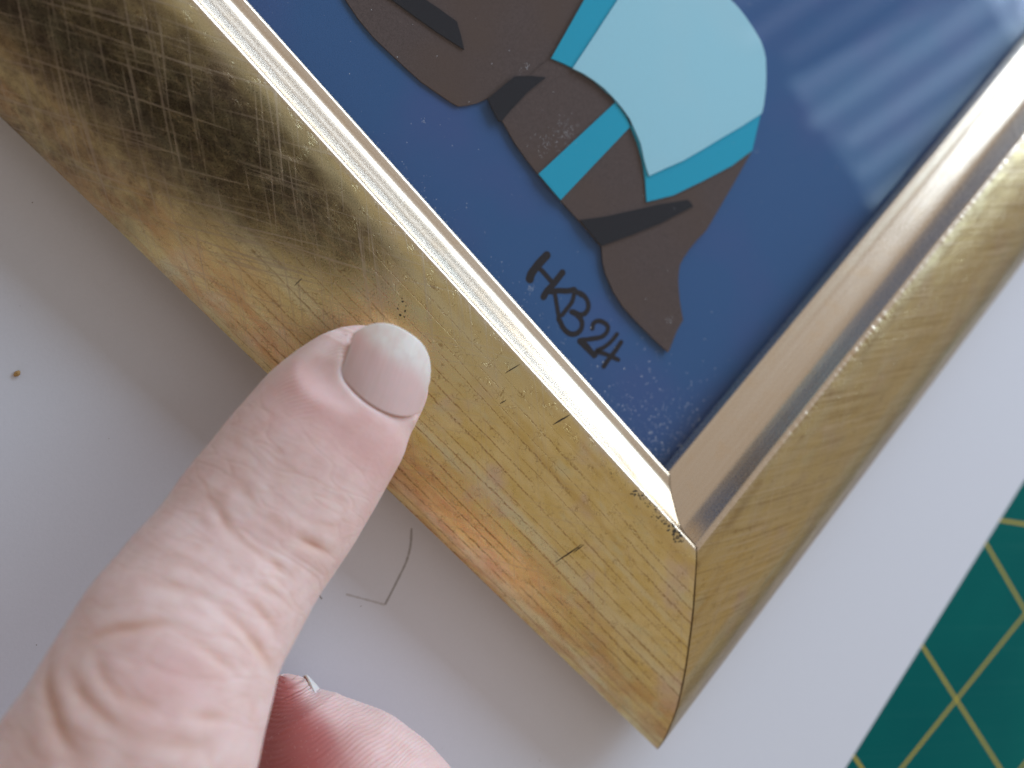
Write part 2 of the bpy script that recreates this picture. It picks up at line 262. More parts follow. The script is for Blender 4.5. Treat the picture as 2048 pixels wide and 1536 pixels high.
def gold_mat():
    m = NT('antique_gold'); uv = m.uv()
    sx = m.node('ShaderNodeSeparateXYZ'); m.link(uv, sx.inputs[0]); S, A = sx.outputs[0], sx.outputs[1]
    big = m.noise(uv, .10, 3, .55); mid = m.noise(m.mapping(uv, (.22, .5, 1)), 1.0, 4, .6); fine = m.noise(uv, 5.0, 4, .75)
    c = m.mix(m.ramp(mid, [(.33, 0.0), (.66, 1.0)]), (.74, .555, .20), (.84, .67, .32))
    c = m.mix(m.maprange(big, .52, .68, 0, .75), c, (.74, .57, .42))
    band = m.noise(m.mapping(uv, (.010, .22, 1), .02, (4, 2, 0)), 1.0, 3, .55)  # soft sheen bands along the rail, painted into the colour
    c = m.mix(m.maprange(band, .50, .66, 0, .7), c, (.82, .74, .46)); c = m.mix(m.maprange(band, .46, .34, 0, .55), c, (.62, .43, .15))
    c = m.mix(m.maprange(m.math('SUBTRACT', S, m.math('MULTIPLY', A, 1.2)), 14, 34, 0, .5), c, (.64, .575, .34))
    # red clay showing through the gilding towards the outer edge
    red = m.math('MULTIPLY', m.maprange(A, 13, 24), m.ramp(m.noise(m.mapping(uv, (.10, .35, 1), 0, (3, 1, 0)), 1.0, 4, .6), [(.42, 0.0), (.60, 1.0)]))
    c = m.mix(m.math('MULTIPLY', red, .55), c, (.58, .28, .13))
    green = m.ramp(m.noise(m.mapping(uv, (.16, .4, 1), 0, (9, 4, 0)), 1.0, 3), [(.58, 0.0), (.72, .4)])
    c = m.mix(green, c, (.68, .66, .42))
    # grain: broken dark lines that run with the rail
    wav = m.noise(m.mapping(uv, (.022, .10, 1)), 1.0, 2); jit = m.noise(m.mapping(uv, (.012, .42, 1), 0, (2, 7, 0)), 1.0, 2)
    g = m.math('ADD', m.math('ADD', m.math('MULTIPLY', A, .66), m.math('MULTIPLY', wav, .9)), m.math('MULTIPLY', jit, 1.5)); g = m.math('ADD', g, m.math('MULTIPLY', m.noise(m.mapping(uv, (.55, .9, 1)), 1.0, 3, .65), .30))
    line = m.math('SUBTRACT', 1.0, m.maprange(m.math('ABSOLUTE', m.math('SUBTRACT', m.math('FRACT', g), .5)), .02, .10))
    line = m.math('MULTIPLY', line, m.maprange(m.noise(m.mapping(uv, (.07, .6, 1), 0, (1, 3, 0)), 1.0, 3, .6), .38, .50))
    line = m.math('MULTIPLY', line, m.maprange(A, 2.0, 4.5))
    line = m.math('MULTIPLY', line, m.maprange(m.attr('hatching'), .5, .9, .12, 1))
    dots = m.maprange(m.noise(m.mapping(uv, (2.6, 4.0, 1)), 1.0, 3, .75), .36, .56)
    line = m.math('MULTIPLY', line, dots)
    line = m.math('MULTIPLY', line, m.maprange(S, 75, 45, .25, 1))
    c = m.mix(m.math('MULTIPLY', line, .72), c, (.26, .115, .03))
    # fine crackle
    vor = m.node('ShaderNodeTexVoronoi', feature='DISTANCE_TO_EDGE'); m.link(m.mapping(uv, (.8, 1.4, 1), .2), vor.inputs['Vector']); vor.inputs['Scale'].default_value = 1.6
    wv = m.noise(m.mapping(uv, (.5, .8, 1)), 1.0, 2)
    crk = m.math('MULTIPLY', m.math('SUBTRACT', 1.0, m.maprange(vor.outputs['Distance'], .015, .06)), m.maprange(wv, .50, .64))
    c = m.mix(m.math('MULTIPLY', crk, .5), c, (.24, .12, .035))
    # cross hatching rubbed into the leaf: pale scratches in two directions
    SA = m.math('SUBTRACT', S, m.math('MULTIPLY', A, 1.2))
    hat = None
    for ang, off in ((.62, 0), (-.60, 5), (.70, 11), (-.52, 17)):
        h = m.noise(m.mapping(uv, (.04, 2.5, 1), ang, (off, off*2.3, 0)), 1.0, 2, .5)
        h = m.ramp(h, [(.61, 0.0), (.68, 1.0)])
        hat = h if hat is None else m.math('MAXIMUM', hat, h)
    zone = m.math('ADD', m.maprange(SA, 22, 56, .30, .9), m.maprange(m.noise(uv, .05, 2), .5, .7, 0, .25), True)
    hat = m.math('MULTIPLY', hat, m.attr('hatching'))
    hz = m.math('MULTIPLY', hat, zone)
    # dark reflection of the phone, painted into the leaf between the scratches
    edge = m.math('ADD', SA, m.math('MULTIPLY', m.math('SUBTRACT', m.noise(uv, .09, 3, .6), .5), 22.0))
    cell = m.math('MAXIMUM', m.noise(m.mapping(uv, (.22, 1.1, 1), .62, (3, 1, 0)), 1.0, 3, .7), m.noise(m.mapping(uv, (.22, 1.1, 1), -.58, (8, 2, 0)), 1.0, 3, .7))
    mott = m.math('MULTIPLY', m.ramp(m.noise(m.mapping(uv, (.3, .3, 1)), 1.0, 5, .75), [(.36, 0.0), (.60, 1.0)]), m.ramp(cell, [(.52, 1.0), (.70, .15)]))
    dark_refl = m.math('MULTIPLY', m.maprange(edge, 42, 58), m.math('ADD', .56, m.math('MULTIPLY', mott, .44)))
    dark_refl = m.math('MULTIPLY', dark_refl, m.math('MULTIPLY', m.maprange(m.attr('hatching'), .7, .95), m.maprange(A, 1.2, 4.0)))
    c = m.mix(m.math('MULTIPLY', dark_refl, .84), c, (.115, .078, .056))
    c = m.mix(m.math('MULTIPLY', hz, .55), c, (.52, .42, .32))
    bru = m.maprange(m.attr('dark_tone'), .2, .3)                        # finely brushed leaf
    b1 = m.noise(m.mapping(uv, (.05, 2.6, 1), -.66, (5, 1, 0)), 1.0, 3, .6); b2 = m.noise(m.mapping(uv, (.05, 3.2, 1), .60, (2, 9, 0)), 1.0, 3, .6)
    c = m.mix(m.math('MULTIPLY', bru, m.maprange(b1, .50, .66, 0, .55)), c, (.86, .74, .52)); c = m.mix(m.math('MULTIPLY', bru, m.maprange(b1, .46, .34, 0, .6)), c, (.34, .23, .10))
    c = m.mix(m.math('MULTIPLY', bru, m.maprange(b2, .56, .68, 0, .45)), c, (.84, .72, .52))
    rub = m.math('MULTIPLY', m.attr('rubbed'), m.maprange(fine, .35, .62))
    c = m.mix(rub, c, (.70, .62, .50))
    c = m.mix(m.math('MULTIPLY', m.attr('dark_tone'), m.maprange(mid, .2, .8, .55, 1.0)), c, (.28, .18, .08))
    m.base(c)
    r = m.math('ADD', m.maprange(fine, .3, .7, .24, .36), m.math('MULTIPLY', hz, .22))
    m.p(Roughness=m.math('ADD', r, m.math('MULTIPLY', line, .2)), Metallic=.96, Specular_IOR_Level=.5)
    ht = m.math('ADD', m.math('MULTIPLY', fine, .6), m.math('MULTIPLY', hat, .12))
    ht = m.math('SUBTRACT', ht, m.math('MULTIPLY', line, .8))
    ht = m.math('SUBTRACT', ht, m.math('MULTIPLY', crk, .4))
    m.bump(ht, .05, .55)
    return m.m
def cove_mat():
    m = NT('champagne_leaf'); uv = m.uv()
    st = m.noise(m.mapping(uv, (.02, 4.5, 1)), 1.0, 3, .6); fn = m.noise(uv, 4.0, 4, .7); b = m.noise(uv, .25, 2)
    c = m.mix(m.ramp(st, [(.35, 0.0), (.7, 1.0)]), (.76, .63, .47), (.86, .76, .62))
    c = m.mix(m.maprange(b, .5, .75, 0, .5), c, (.80, .63, .43))
    m.base(c); m.p(Metallic=1.0, Roughness=m.maprange(fn, .3, .7, .23, .31)); m.bump(m.math('ADD', m.math('MULTIPLY', st, .9), m.math('MULTIPLY', fn, .06)), .04, .22)
    return m.m
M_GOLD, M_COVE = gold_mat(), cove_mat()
m_wood = plain('raw_wood', (.13, .075, .035), .8)
m_black = plain('exposed_black', (.035, .026, .02), .55)
m_rub = plain('grey_wear', (.075, .062, .045), .6, .2)

def srange(d0):
    a = np.arange(0, 135, .22); b = 135+np.arange(0, 60, 2.0)
    return np.concatenate([a, b])
def rail(name, along_y, hatching, label):
    """one moulding; local coordinates: s along the rail from the mitre, d outwards from the sight edge"""
    def W(d, s, z): return np.stack([-d, s, z], -1) if along_y else np.stack([s, -d, z], -1)
    sv = srange(0); ns = len(sv); gap = .10
    def strip(P, extra=None):
        d = P[:, 0][None, :]; z = P[:, 1][None, :]
        s = sv[:, None]; s0 = -d+gap
        S = s0+s*(195-s0)/195.
        Dd = np.broadcast_to(d, S.shape); Z = np.broadcast_to(z, S.shape).copy()
        return Dd.copy(), S, Z
    root_parent = frame
    # outer face
    D_, S_, Z_ = strip(out_p)
    a = (out_a-aR)[None, :]
    ridge = np.exp(-(a/.9)**2)
    amt = .035 if along_y else .08
    nz = (vnoise(S_*2.3+1.2*vnoise(S_*.9, 0*a+5), a*.9+3)-.5)*(.3+1.4*vnoise(S_*.21, 0*a+33)); nz2 = vnoise(S_*.35, a*.8+40)-.5; lowf = vnoise(S_*.06, a*.12+9)-.5
    Z_ = Z_+ridge*(amt*nz+amt*.6*nz2)+.05*nz2*(1-ridge)+.10*lowf
    end = np.exp(-np.clip(S_+D_-gap, 0, None)/.45)
    Z_ -= .10*end
    V = W(D_, S_, Z_).reshape(-1, 3)
    F = gridfaces(ns, out_p.shape[0]); F = F[:, ::-1] if along_y else F
    A_ = np.broadcast_to(a, S_.shape)
    uv = np.stack([S_.ravel()+(0 if along_y else 30.0), A_.ravel()], 1)
    rub = np.exp(-(A_/.55)**2)*sstep(.35, .6, vnoise(S_*.7, A_*1.2+70))
    rub = np.maximum(rub, .8*np.exp(-(A_/.28)**2))*(.55 if not along_y else .8)
    n0 = len(V)
    # back and underside: outer wall, undercut, base, rebate
    sec = [(32.2, -3.0), (32.05, -4.6), (25.0, -8.2), (23.5, -9.0), (5.2, -9.0), (5.2, -2.02), (-.22, -2.0)]
    Vb = []
    for (d, z) in sec:
        Vb += [W(np.array(d), np.array(-d+gap), np.array(z)), W(np.array(d), np.array(195.), np.array(z))]
    Fb = [(n0+2*i, n0+2*i+1, n0+2*i+3, n0+2*i+2) for i in range(len(sec)-1)]
    if along_y: Fb = [f[::-1] for f in Fb]
    V = np.concatenate([V, np.array(Vb)]); uv = np.concatenate([uv, np.tile([[0, 27.]], (len(Vb), 1))])
    hatv = np.concatenate([np.full(n0, hatching), np.zeros(len(Vb))]); rubv = np.concatenate([rub.ravel(), np.zeros(len(Vb))])
    tone = np.maximum(.85*sstep(14.5, 23, A_)*(.55+.9*(vnoise(S_*.12, A_*.3+11)-.2)), .5*np.exp(-((A_-1.3)/.8)**2)*sstep(.5, .75, vnoise(S_*.3, A_*.8+90)))  # darker toward the outer edge and in patches beside the ridge
    tonev = np.concatenate([(tone*0.12 if along_y else .42+.58*tone).ravel(), np.zeros(len(Vb))])
    V[:, 2] -= ZP
    r = mesh(name, V, [tuple(f) for f in F]+Fb, M_GOLD, frame, True, uv, {'hatching': hatv, 'rubbed': rubv, 'dark_tone': tonev})
    if label: r['label'] = label
    # cove and lip
    D_, S_, Z_ = strip(cove_p)
    nzc = vnoise(S_*.25, cove_a[None, :]*.5)-.5
    Z_ = Z_+.03*nzc*sstep(.5, 2, cove_a[None, :])-.013*np.sin((cove_a[None, :]-aR)*2*math.pi/.85)*sstep(aR-3.6, aR-2.6, cove_a[None, :])*sstep(aR-.4, aR-1.0, cove_a[None, :])*(.7+.6*vnoise(S_*.08, cove_a[None, :]))
    rg = np.exp(-((cove_a[None, :]-aR)/.9)**2)
    Z_ = Z_+rg*(amt*(vnoise(S_*2.3+1.2*vnoise(S_*.9, 5.+0*S_), 3.0+0*S_)-.5)*(.3+1.4*vnoise(S_*.21, 33.+0*S_))+amt*.6*(vnoise(S_*.35, 40.+0*S_)-.5))+rg*.10*(vnoise(S_*.06, 9.+0*S_)-.5)
    Z_ -= .10*np.exp(-np.clip(S_+D_-gap, 0, None)/.45)*rg
    V = W(D_, S_, Z_).reshape(-1, 3); V[:, 2] -= ZP
    F = gridfaces(ns, cove_p.shape[0]); F = F[:, ::-1] if along_y else F
    mesh('cove', V, F, M_COVE, r, True, np.stack([S_.ravel(), np.broadcast_to(cove_a[None, :], S_.shape).ravel()], 1))
    # end grain at the mitre
    full = np.concatenate([cove_p, out_p[1:], np.array(sec[1:-1])])
    Vc = W(full[:, 0], -full[:, 0]+gap+.02, full[:, 1]-.03); Vc[:, 2] -= ZP
    mesh('mitre_face', Vc, [tuple(range(len(Vc)))], m_wood, r, False)
    return r, W
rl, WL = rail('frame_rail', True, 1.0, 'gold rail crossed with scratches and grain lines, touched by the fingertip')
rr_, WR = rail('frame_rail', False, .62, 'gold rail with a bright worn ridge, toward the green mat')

def surf(d, s, lift=.015):
    d = np.asarray(d, float); s = np.asarray(s, float)
    a = arc(d); low = vnoise(s*.06, a*.12+9)-.5
    p = WL(d, s, zprof(d)+lift+.10*low+.05*(vnoise(s*.35, a*.8+40)-.5)); p[..., 2] -= ZP
    return p
for L, w in DATA['scr']:
    L = np.array(L); tt = np.linspace(0, 1, 24)[:, None]; P = L[0]*(1-tt)+L[-1]*tt+np.random.default_rng(int(w*1000)).normal(0, .014, (24, 2))+.03*np.sin(tt*5)
    T = np.gradient(P, axis=0); T /= np.linalg.norm(T, axis=1)[:, None]; N = np.stack([-T[:, 1], T[:, 0]], 1)
    hw = w*np.sin(np.linspace(.12, math.pi-.12, 24))[:, None]
    a, b = P+N*hw, P-N*hw
    V = np.concatenate([surf(a[:, 0], a[:, 1], .04), surf(b[:, 0], b[:, 1], .04), surf(P[:, 0], P[:, 1], .03)])
    F = []
    for i in range(23): F += [(i, i+1, 48+i+1, 48+i), (48+i, 48+i+1, 24+i+1, 24+i)]
    mesh('scratch', V, F, m_black, rl, False)
def blot(pts, name, mat, kind=None, lab=None, spread=0.0, per=1):
    V = []; F = []
    rg = np.random.default_rng(len(pts))
    for (ds_, w) in pts:
        for q in range(per):
            c0 = np.array(ds_)+rg.normal(0, spread, 2); ww = w*(1 if per == 1 else rg.uniform(.2, .75)); k = 9
            b = len(V); ang = rg.uniform(0, 6.28); el = rg.uniform(.45, .9)
            ring = []
            for j in range(k):
                t = 2*math.pi*j/k; rr = ww*.5*rg.uniform(.65, 1.25)
                x, y = rr*math.cos(t), rr*el*math.sin(t)
                ring.append(c0+np.array([x*math.cos(ang)-y*math.sin(ang), x*math.sin(ang)+y*math.cos(ang)]))
            ring = np.array(ring)
            V += surf(ring[:, 0], ring[:, 1], .05+.002*(len(F) % 5)).tolist(); V.append(surf(c0[0], c0[1], .042).tolist())
            F += [(b+j, b+(j+1) % k, b+k) for j in range(k)]
    o = mesh(name, V, F, mat, rl, False)
    if kind: o['kind'] = kind
    return o
CH = DATA['chip']; blot([c for c in CH if c[0][1] > 42], 'chip', m_black, 'stuff'); blot([c for c in CH if c[0][1] <= 42], 'chip', m_black)
blot(DATA['worn'], 'wear_marks', m_rub, 'stuff', spread=.34, per=9)
blot([((-0+12+random.uniform(-4, 16), random.uniform(-20, 60)), .09) for _ in range(110)], 'pinholes', plain('brown_pits', (.10, .05, .015)), 'stuff')
# glass pane held in the rebate
g = NT('picture_glass')
tr = g.node('ShaderNodeBsdfTransparent'); gl = g.node('ShaderNodeBsdfGlossy'); gl.inputs['Roughness'].default_value = .02
geo = g.node('ShaderNodeNewGeometry'); dp = g.node('ShaderNodeVectorMath', operation='DOT_PRODUCT'); mx = g.node('ShaderNodeMixShader')
g.link(geo.outputs['Normal'], dp.inputs[0]); g.link(geo.outputs['Incoming'], dp.inputs[1])
co = g.math('ABSOLUTE', dp.outputs['Value'])                        # Schlick's reflectance, the same from both sides
fr = g.math('ADD', .037, g.math('MULTIPLY', .963, g.math('POWER', g.math('SUBTRACT', 1.0, co), 5.0)))
tr.inputs['Color'].default_value = (.975, .99, .985, 1)
gl.inputs['Color'].default_value = (1, 1, 1, 1)
g.link(fr, mx.inputs[0]); g.link(tr.outputs[0], mx.inputs[1]); g.link(gl.outputs[0], mx.inputs[2]); g.link(mx.outputs[0], g.out.inputs[0])
g2m = NT('glass_body'); tr2 = g2m.node('ShaderNodeBsdfTransparent'); g2m.link(tr2.outputs[0], g2m.out.inputs[0]); tr2.inputs['Color'].default_value = (.985, .995, .99, 1)
zt, zb = -2.06-ZP, -3.12-ZP
V = [(-4.5, -4.5, zt), (190, -4.5, zt), (190, 190, zt), (-4.5, 190, zt), (-4.5, -4.5, zb), (190, -4.5, zb), (190, 190, zb), (-4.5, 190, zb)]
pane = mesh('glass_pane', V, [(0, 1, 2, 3), (7, 6, 5, 4), (0, 4, 5, 1), (1, 5, 6, 2), (2, 6, 7, 3), (3, 7, 4, 0)], [g.m, g2m.m], frame, False)
for i, f in enumerate(pane.data.polygons): f.material_index = 0 if i == 0 else 1
bb = slab('backing_board', [(-4.6, -4.6), (189, -4.6), (189, 189), (-4.6, 189)], -8.5-ZP, -5.0-ZP, plain('grey_board', (.30, .25, .18), .9), frame)
# dust lying on the glass
rg = np.random.default_rng(21); V = []; F = []
def fleck(x, y, r, el=1.0, ang=0.0):
    b = len(V); k = 6
    for j in range(k):
        t = 2*math.pi*j/k; q = r*rg.uniform(.7, 1.25); X, Y = q*math.cos(t)*el, q*math.sin(t)/max(1, el*.9)
        V.append((x+X*math.cos(ang)-Y*math.sin(ang), y+X*math.sin(ang)+Y*math.cos(ang), -2.03+.003*(len(F) % 6)))
    F.append(tuple(range(b, b+k)))
for _ in range(260): fleck(rg.uniform(.3, 80), rg.uniform(.3, 90), .025+.05*rg.random()**3)
for _ in range(330):
    fleck(.3+abs(rg.normal(0, 7)), .3+abs(rg.normal(0, 9)), .032+.085*rg.random()**2.5, rg.choice([1, 1, 2.2]), rg.uniform(0, 6))
for _ in range(160):
    fleck(.25+abs(rg.normal(0, 1.6)), rg.uniform(0, 70), .02+.045*rg.random()**2, rg.choice([1, 2.4]), rg.uniform(0, 6))
m_dust = NT('pale_dust'); m_dust.base((.62, .66, .70)); m_dust.p(Roughness=.9)
m_dust.b.inputs['Alpha'].default_value = .85
for (cx_, cy_, n, sx_, sy_) in DATA['smudge']:
    for _ in range(n): fleck(cx_+rg.normal(0, sx_), cy_+rg.normal(0, sy_), .03+.03*rg.random(), rg.uniform(2, 5), rg.normal(.9, .5))
tag(mesh('dust', V, F, m_dust.m, None, False), 'pale dust specks and fibres scattered over the picture glass', 'dust', kind='stuff')

# ------------------------------------------------------------------ paper collage behind the glass
art = empty('paper_collage', (60, 60, -4.7))
tag(art, 'cut paper animal collage in brown and turquoise on blue card, signed HKB 24', 'artwork')
OFF = np.array([60, 60, -4.7])
def aslab(name, poly, z, mat, label=None, th=.24):
    P = [(x-60, y-60) for x, y in poly]
    o = slab(name, P, z-th+4.7, z+4.7, mat, art)
    if label: o['label'] = label
    return o
m_blue = paper_mat('blue_card', (.036, .116, .29), .10, .8, .2, 5.0, .03, (.052, .110, .29))
m_brown = paper_mat('brown_paper', (.108, .077, .073), .25, .9, .12, 4.5, .05, (.114, .075, .062))
m_turq = paper_mat('turquoise_paper', (.012, .40, .60), .04, .85, .2, 4.0, .02)
m_pale = paper_mat('pale_turquoise_paper', (.40, .74, .88), .03, .85, .2, 4.0, .03, (.43, .74, .87))
m_navy = paper_mat('dark_navy_paper', (.016, .018, .026), .2, .8, .12, 5.0, .02)
m_ink = plain('black_marker', (.010, .008, .014), .6, .2)
aslab('background_card', [(-4.4, -4.4), (188, -4.4), (188, 188), (-4.4, 188)], -4.30, m_blue, th=.5)
PL = DATA['polys']
def rounded(poly, cr=0.0): return [tuple(p) for p in poly]
for key, name, mat, lab in (('body_upper', 'body_piece', m_brown, 'large dark brown body piece running out at the top'), ('body_lower', 'body_piece', m_brown, 'brown hind piece tapering to a forked tail point'),
                            ('blanket_border', 'blanket_border', m_turq, None), ('belly_band', 'belly_band', m_turq, None), ('blanket', 'blanket', m_pale, None),
                            ('dark_strip_a', 'dark_strip', m_navy, 'upper black pointed strip'), ('dark_strip_b', 'dark_strip', m_navy, 'short black strip at the waist'), ('dark_strip_c', 'dark_strip', m_navy, 'long black strip across the tail')):
    z, poly = PL[key]
    aslab(name, rounded(poly), z+.10, mat, lab, .26)
sig = None
for i, (L, w) in enumerate(DATA['strokes']):
    P = [(x-60, y-60) for x, y in L]
    o = ribbon('pen_stroke', P, w, -4.285+.003*i+4.7, m_ink, None, 7, .10)
    if sig is None:
        sig = o; sig.name = 'signature'; sig.parent = art
    else: o.parent = sig

# ------------------------------------------------------------------ hand
def frames(C, roll):
    T = np.gradient(C, axis=0); T /= np.linalg.norm(T, axis=1)[:, None]
    toc = Cc[None, :]-C
    Dd = toc-(toc*T).sum(1)[:, None]*T; Dd /= np.linalg.norm(Dd, axis=1)[:, None]
    L = np.cross(T, Dd)
    cr, sr = np.cos(roll)[:, None], np.sin(roll)[:, None]
    return T, Dd*cr+L*sr, L*cr-Dd*sr
def polydist(P, L):
    L = np.asarray(L, float); best = np.full(len(P), 1e9)
    for i in range(len(L)-1):
        ab = L[i+1]-L[i]; h = np.clip(((P-L[i])@ab)/(ab@ab), 0, 1); q = L[i]+h[:, None]*ab
        best = np.minimum(best, np.linalg.norm(P-q, axis=1))
    return best
def tube(stn, nrow, ncol, roll0, roll1, flat=.92, cap=7.0, e=2.15):
    """tapering finger: first station is the tip; returns points, normals and parameters"""
    st = np.array(stn); C = st[:, :3]; rad = st[:, 3].copy()
    seglen = np.concatenate([[0], np.cumsum(np.linalg.norm(np.diff(C, axis=0), axis=1))])
    tot = seglen[-1]
    fine = np.linspace(0, tot, nrow-50); capl = cap
    s = np.sort(np.concatenate([fine, capl*(1-np.cos(np.linspace(0, math.pi/2, 50)))]))
    # resample the centre line and radius
    k = 400; Cs = catmull(C, k); sl = np.concatenate([[0], np.cumsum(np.linalg.norm(np.diff(Cs, axis=0), axis=1))]); sl *= tot/sl[-1]
    CC = np.stack([np.interp(s, sl, Cs[:, i]) for i in range(3)], 1)
    rr = rad.copy(); rr[0] = rad[1]*.98
    R_ = np.interp(s, seglen, rr)
    ker = np.ones(31)/31; Rp = np.convolve(np.pad(R_, 15, 'edge'), ker, 'valid'); R_ = Rp[:len(s)]
    capf = np.where(s < capl, np.clip(1-(1-s/capl)**2.3, 0, 1)**(1/2.1), 1)
    R_ = R_*capf
    u = s/tot; roll = roll0+(roll1-roll0)*sstep(0, .55, u)
    Cm = np.stack([np.convolve(np.pad(CC[:, i], 25, 'edge'), np.ones(51)/51, 'valid') for i in range(3)], 1)
    T, Dd, L = frames(Cm, roll)
    ph = np.linspace(0, 2*math.pi, ncol, endpoint=False)
    c, sn = np.cos(ph), np.sin(ph)
    f = (np.abs(c)**e+np.abs(sn)**e)**(-1/e)
    P = CC[:, None, :]+R_[:, None, None]*((flat*c*f)[None, :, None]*Dd[:, None, :]+(sn*f)[None, :, None]*L[:, None, :])
    return P, s, ph, T, Dd, L, CC
def normals(P):
    du = np.gradient(P, axis=0); dv = np.roll(P, -1, 1)-np.roll(P, 1, 1)
    n = np.cross(dv, du); l = np.linalg.norm(n, axis=2, keepdims=True); return n/np.maximum(l, 1e-9)

P, s, ph, T, Dd, Lt, CC = tube(DATA['index'], 760, 330, math.radians(-12), math.radians(0), .90, 6.6)
nr, nc = P.shape[:2]
N = normals(P)
if ((P-CC[:, None, :])*N).sum() < 0: N = -N
fp = P.reshape(-1, 3); disp = np.zeros(len(fp)); crease = np.zeros(len(fp)); flush_shade = np.zeros(len(fp))
top = (N.reshape(-1, 3)*np.repeat(Dd, nc, 0)).sum(1)
Sg = np.repeat(s, nc); PHI = np.tile(np.where(ph > math.pi, ph-2*math.pi, ph), nr)
warp = (vnoise(fp[:, 0]*.5+3, fp[:, 1]*.5)-.5)
for L, dep, w in DATA['creases']:
    L = np.array(L); lo, hi = L.min(0)-4.5, L.max(0)+4.5
    I = np.where(((fp > lo) & (fp < hi)).all(1))[0]
    sm = catmull(L, len(L)*6); dep *= 1.35 if dep > .3 else 1.0
    d = polydist(fp[I]+.25*warp[I][:, None], sm)
    ends = np.minimum(np.linalg.norm(fp[I]-sm[0], axis=1), np.linalg.norm(fp[I]-sm[-1], axis=1))
    fade = .05+.95*sstep(-.5, 3.2, ends)
    disp[I] += fade*(-dep*.36*np.exp(-(d/(w*.85))**2)+dep*.20*np.exp(-((d-2.2*w)/(1.6*w))**2))
    crease[I] = np.maximum(crease[I], fade*min(1, dep*2.6)*np.exp(-(d/(w*1.25))**2))
kn = np.array(DATA['knuckle'][0]); dk = np.linalg.norm(fp-kn, axis=1)
disp += .55*np.exp(-(dk/5.0)**2); flush_shade += .55*np.exp(-(dk/4.2)**2)
nb = np.array(DATA['nail_base']); nb_s = catmull(nb, 40); dn = polydist(fp, nb_s)
nlft = catmull(np.array(DATA['nail_left']), 20); dl = polydist(fp, nlft)
# the fold of skin round the nail: a rim behind its base, a groove where the plate dives in
tipward = Sg < np.interp(PHI, [-1.2, 0, 1.2], [10.6, 11.0, 10.6])
disp += np.where(top > .1, .10*np.exp(-((dn-.75)/.8)**2)-.16*np.exp(-(dn/.30)**2), 0)
disp += np.where(top > -.2, .12*np.exp(-((dl-.6)/.7)**2)-.25*np.exp(-(dl/.26)**2), 0)
crease = np.maximum(crease, .8*np.exp(-(dl/.30)**2)); crease = np.maximum(crease, .35*np.exp(-(dn/.28)**2))
flush_shade = np.minimum(flush_shade, .5)
flush_shade += .55*np.exp(-((Sg-13.5)/5.0)**2)*sstep(.0, .8, top)+.25*np.exp(-(Sg/7)**2)
flush_shade += .35*(vnoise(fp[:, 0]*.25+20, fp[:, 1]*.25)-.5)
# skin relief: soft folds across the finger, fine net of lines, ridges of the print on the side of the tip
fold = vnoise(Sg*1.15+1.2*np.abs(PHI)*.6+.8*warp, PHI*1.6+7)-.5
midz = sstep(13, 18, Sg)*sstep(-.15, .5, top)
disp += .035*fold*midz
disp += .012*(vnoise(Sg*2.6+2*warp, PHI*3.5+1)-.5)*midz
disp += .25*(vnoise(Sg*.22, PHI*1.1+3)-.5)
lin = np.abs(vnoise(Sg*.9+.9*warp+.35*np.abs(PHI), PHI*2.3+5)-.5)
disp += -.034*np.exp(-(lin/.05)**2)*midz
crease = np.maximum(crease, .20*np.exp(-(lin/.05)**2)*midz)
pr = sstep(.25, .55, np.sin(PHI))*sstep(17, 13, Sg)*sstep(2.5, 4, Sg)
ridge_c = (Sg*.55+(1.2-PHI)*9.0*.85)+.6*warp
disp += .055*pr*np.sin(2*math.pi*ridge_c/.52)
net = (vnoise(Sg*6+3*warp, PHI*14)-.5)*.012+(vnoise(Sg*3.2+PHI*9, PHI*20-Sg*2)-.5)*.010
disp += net*(1-pr)
fp2 = fp+disp[:, None]*N.reshape(-1, 3)
# the flesh lies under the nail plate
NA, NB, NPH = 7.356, 7.111, .848
T0 = np.array(DATA['nailT']); D0 = np.array(DATA['nailD']); ro, yw = .165, -.359
L0 = np.cross(T0, D0); D1 = D0*math.cos(ro)+L0*math.sin(ro); L1 = L0*math.cos(ro)-D0*math.sin(ro)
T1 = T0*math.cos(yw)+L1*math.sin(yw); L2 = L1*math.cos(yw)-T0*math.sin(yw)
NAIL0 = np.array(DATA['nail0'])+1.275*T1+1.577*L2+.912*D1
rel = fp2-NAIL0; nx, ny, nh = rel@T1, rel@L2, rel@D1
nhh = nh+.112*(nx/9.669)**2*9.669*(nx > 0)
nf_ = np.arctan2(ny/NA, nhh/NB)/NPH; nr_ = np.hypot(ny/NA, nhh/NB)
x0_ = 2.039*nf_**2-.316*nf_; x1_ = 9.576*(1-.339*np.abs(np.clip(nf_, -1, 1))**2.6)-.949*nf_
sa_, sb_ = (1.0-np.abs(nf_))*NA*NPH, nx-x0_
side = -np.log(np.exp(-np.clip(sa_, -9, 30)*1.6)+np.exp(-np.clip(sb_, -9, 30)*1.6))/1.6+.15
lim_ = .972+.068*(1-np.exp(-np.clip(-side, 0, 9)/.28))+.010*np.clip(-side, 0, 9)+.016*np.clip(-side, 0, 9)**2
wt_ = sstep(-9.0, -6.5, side)*(nx < x1_+1.2)*(nhh > -1)
soft = -.028*np.log(np.exp(-np.clip(nr_, 0, 3)/.028)+np.exp(-lim_/.028))
soft = np.where(side > 0, np.minimum(nr_, lim_), soft)
k_ = 1+wt_*(np.minimum(soft, nr_)/np.maximum(nr_, .3)-1)
cut = np.exp(-((side+.12)/.13)**2)*(nx < x1_-.5)*(nr_ > .8)*(nhh > 0)
fp2 = fp2+((k_-1)*ny)[:, None]*L2+((k_-1)*nhh)[:, None]*D1
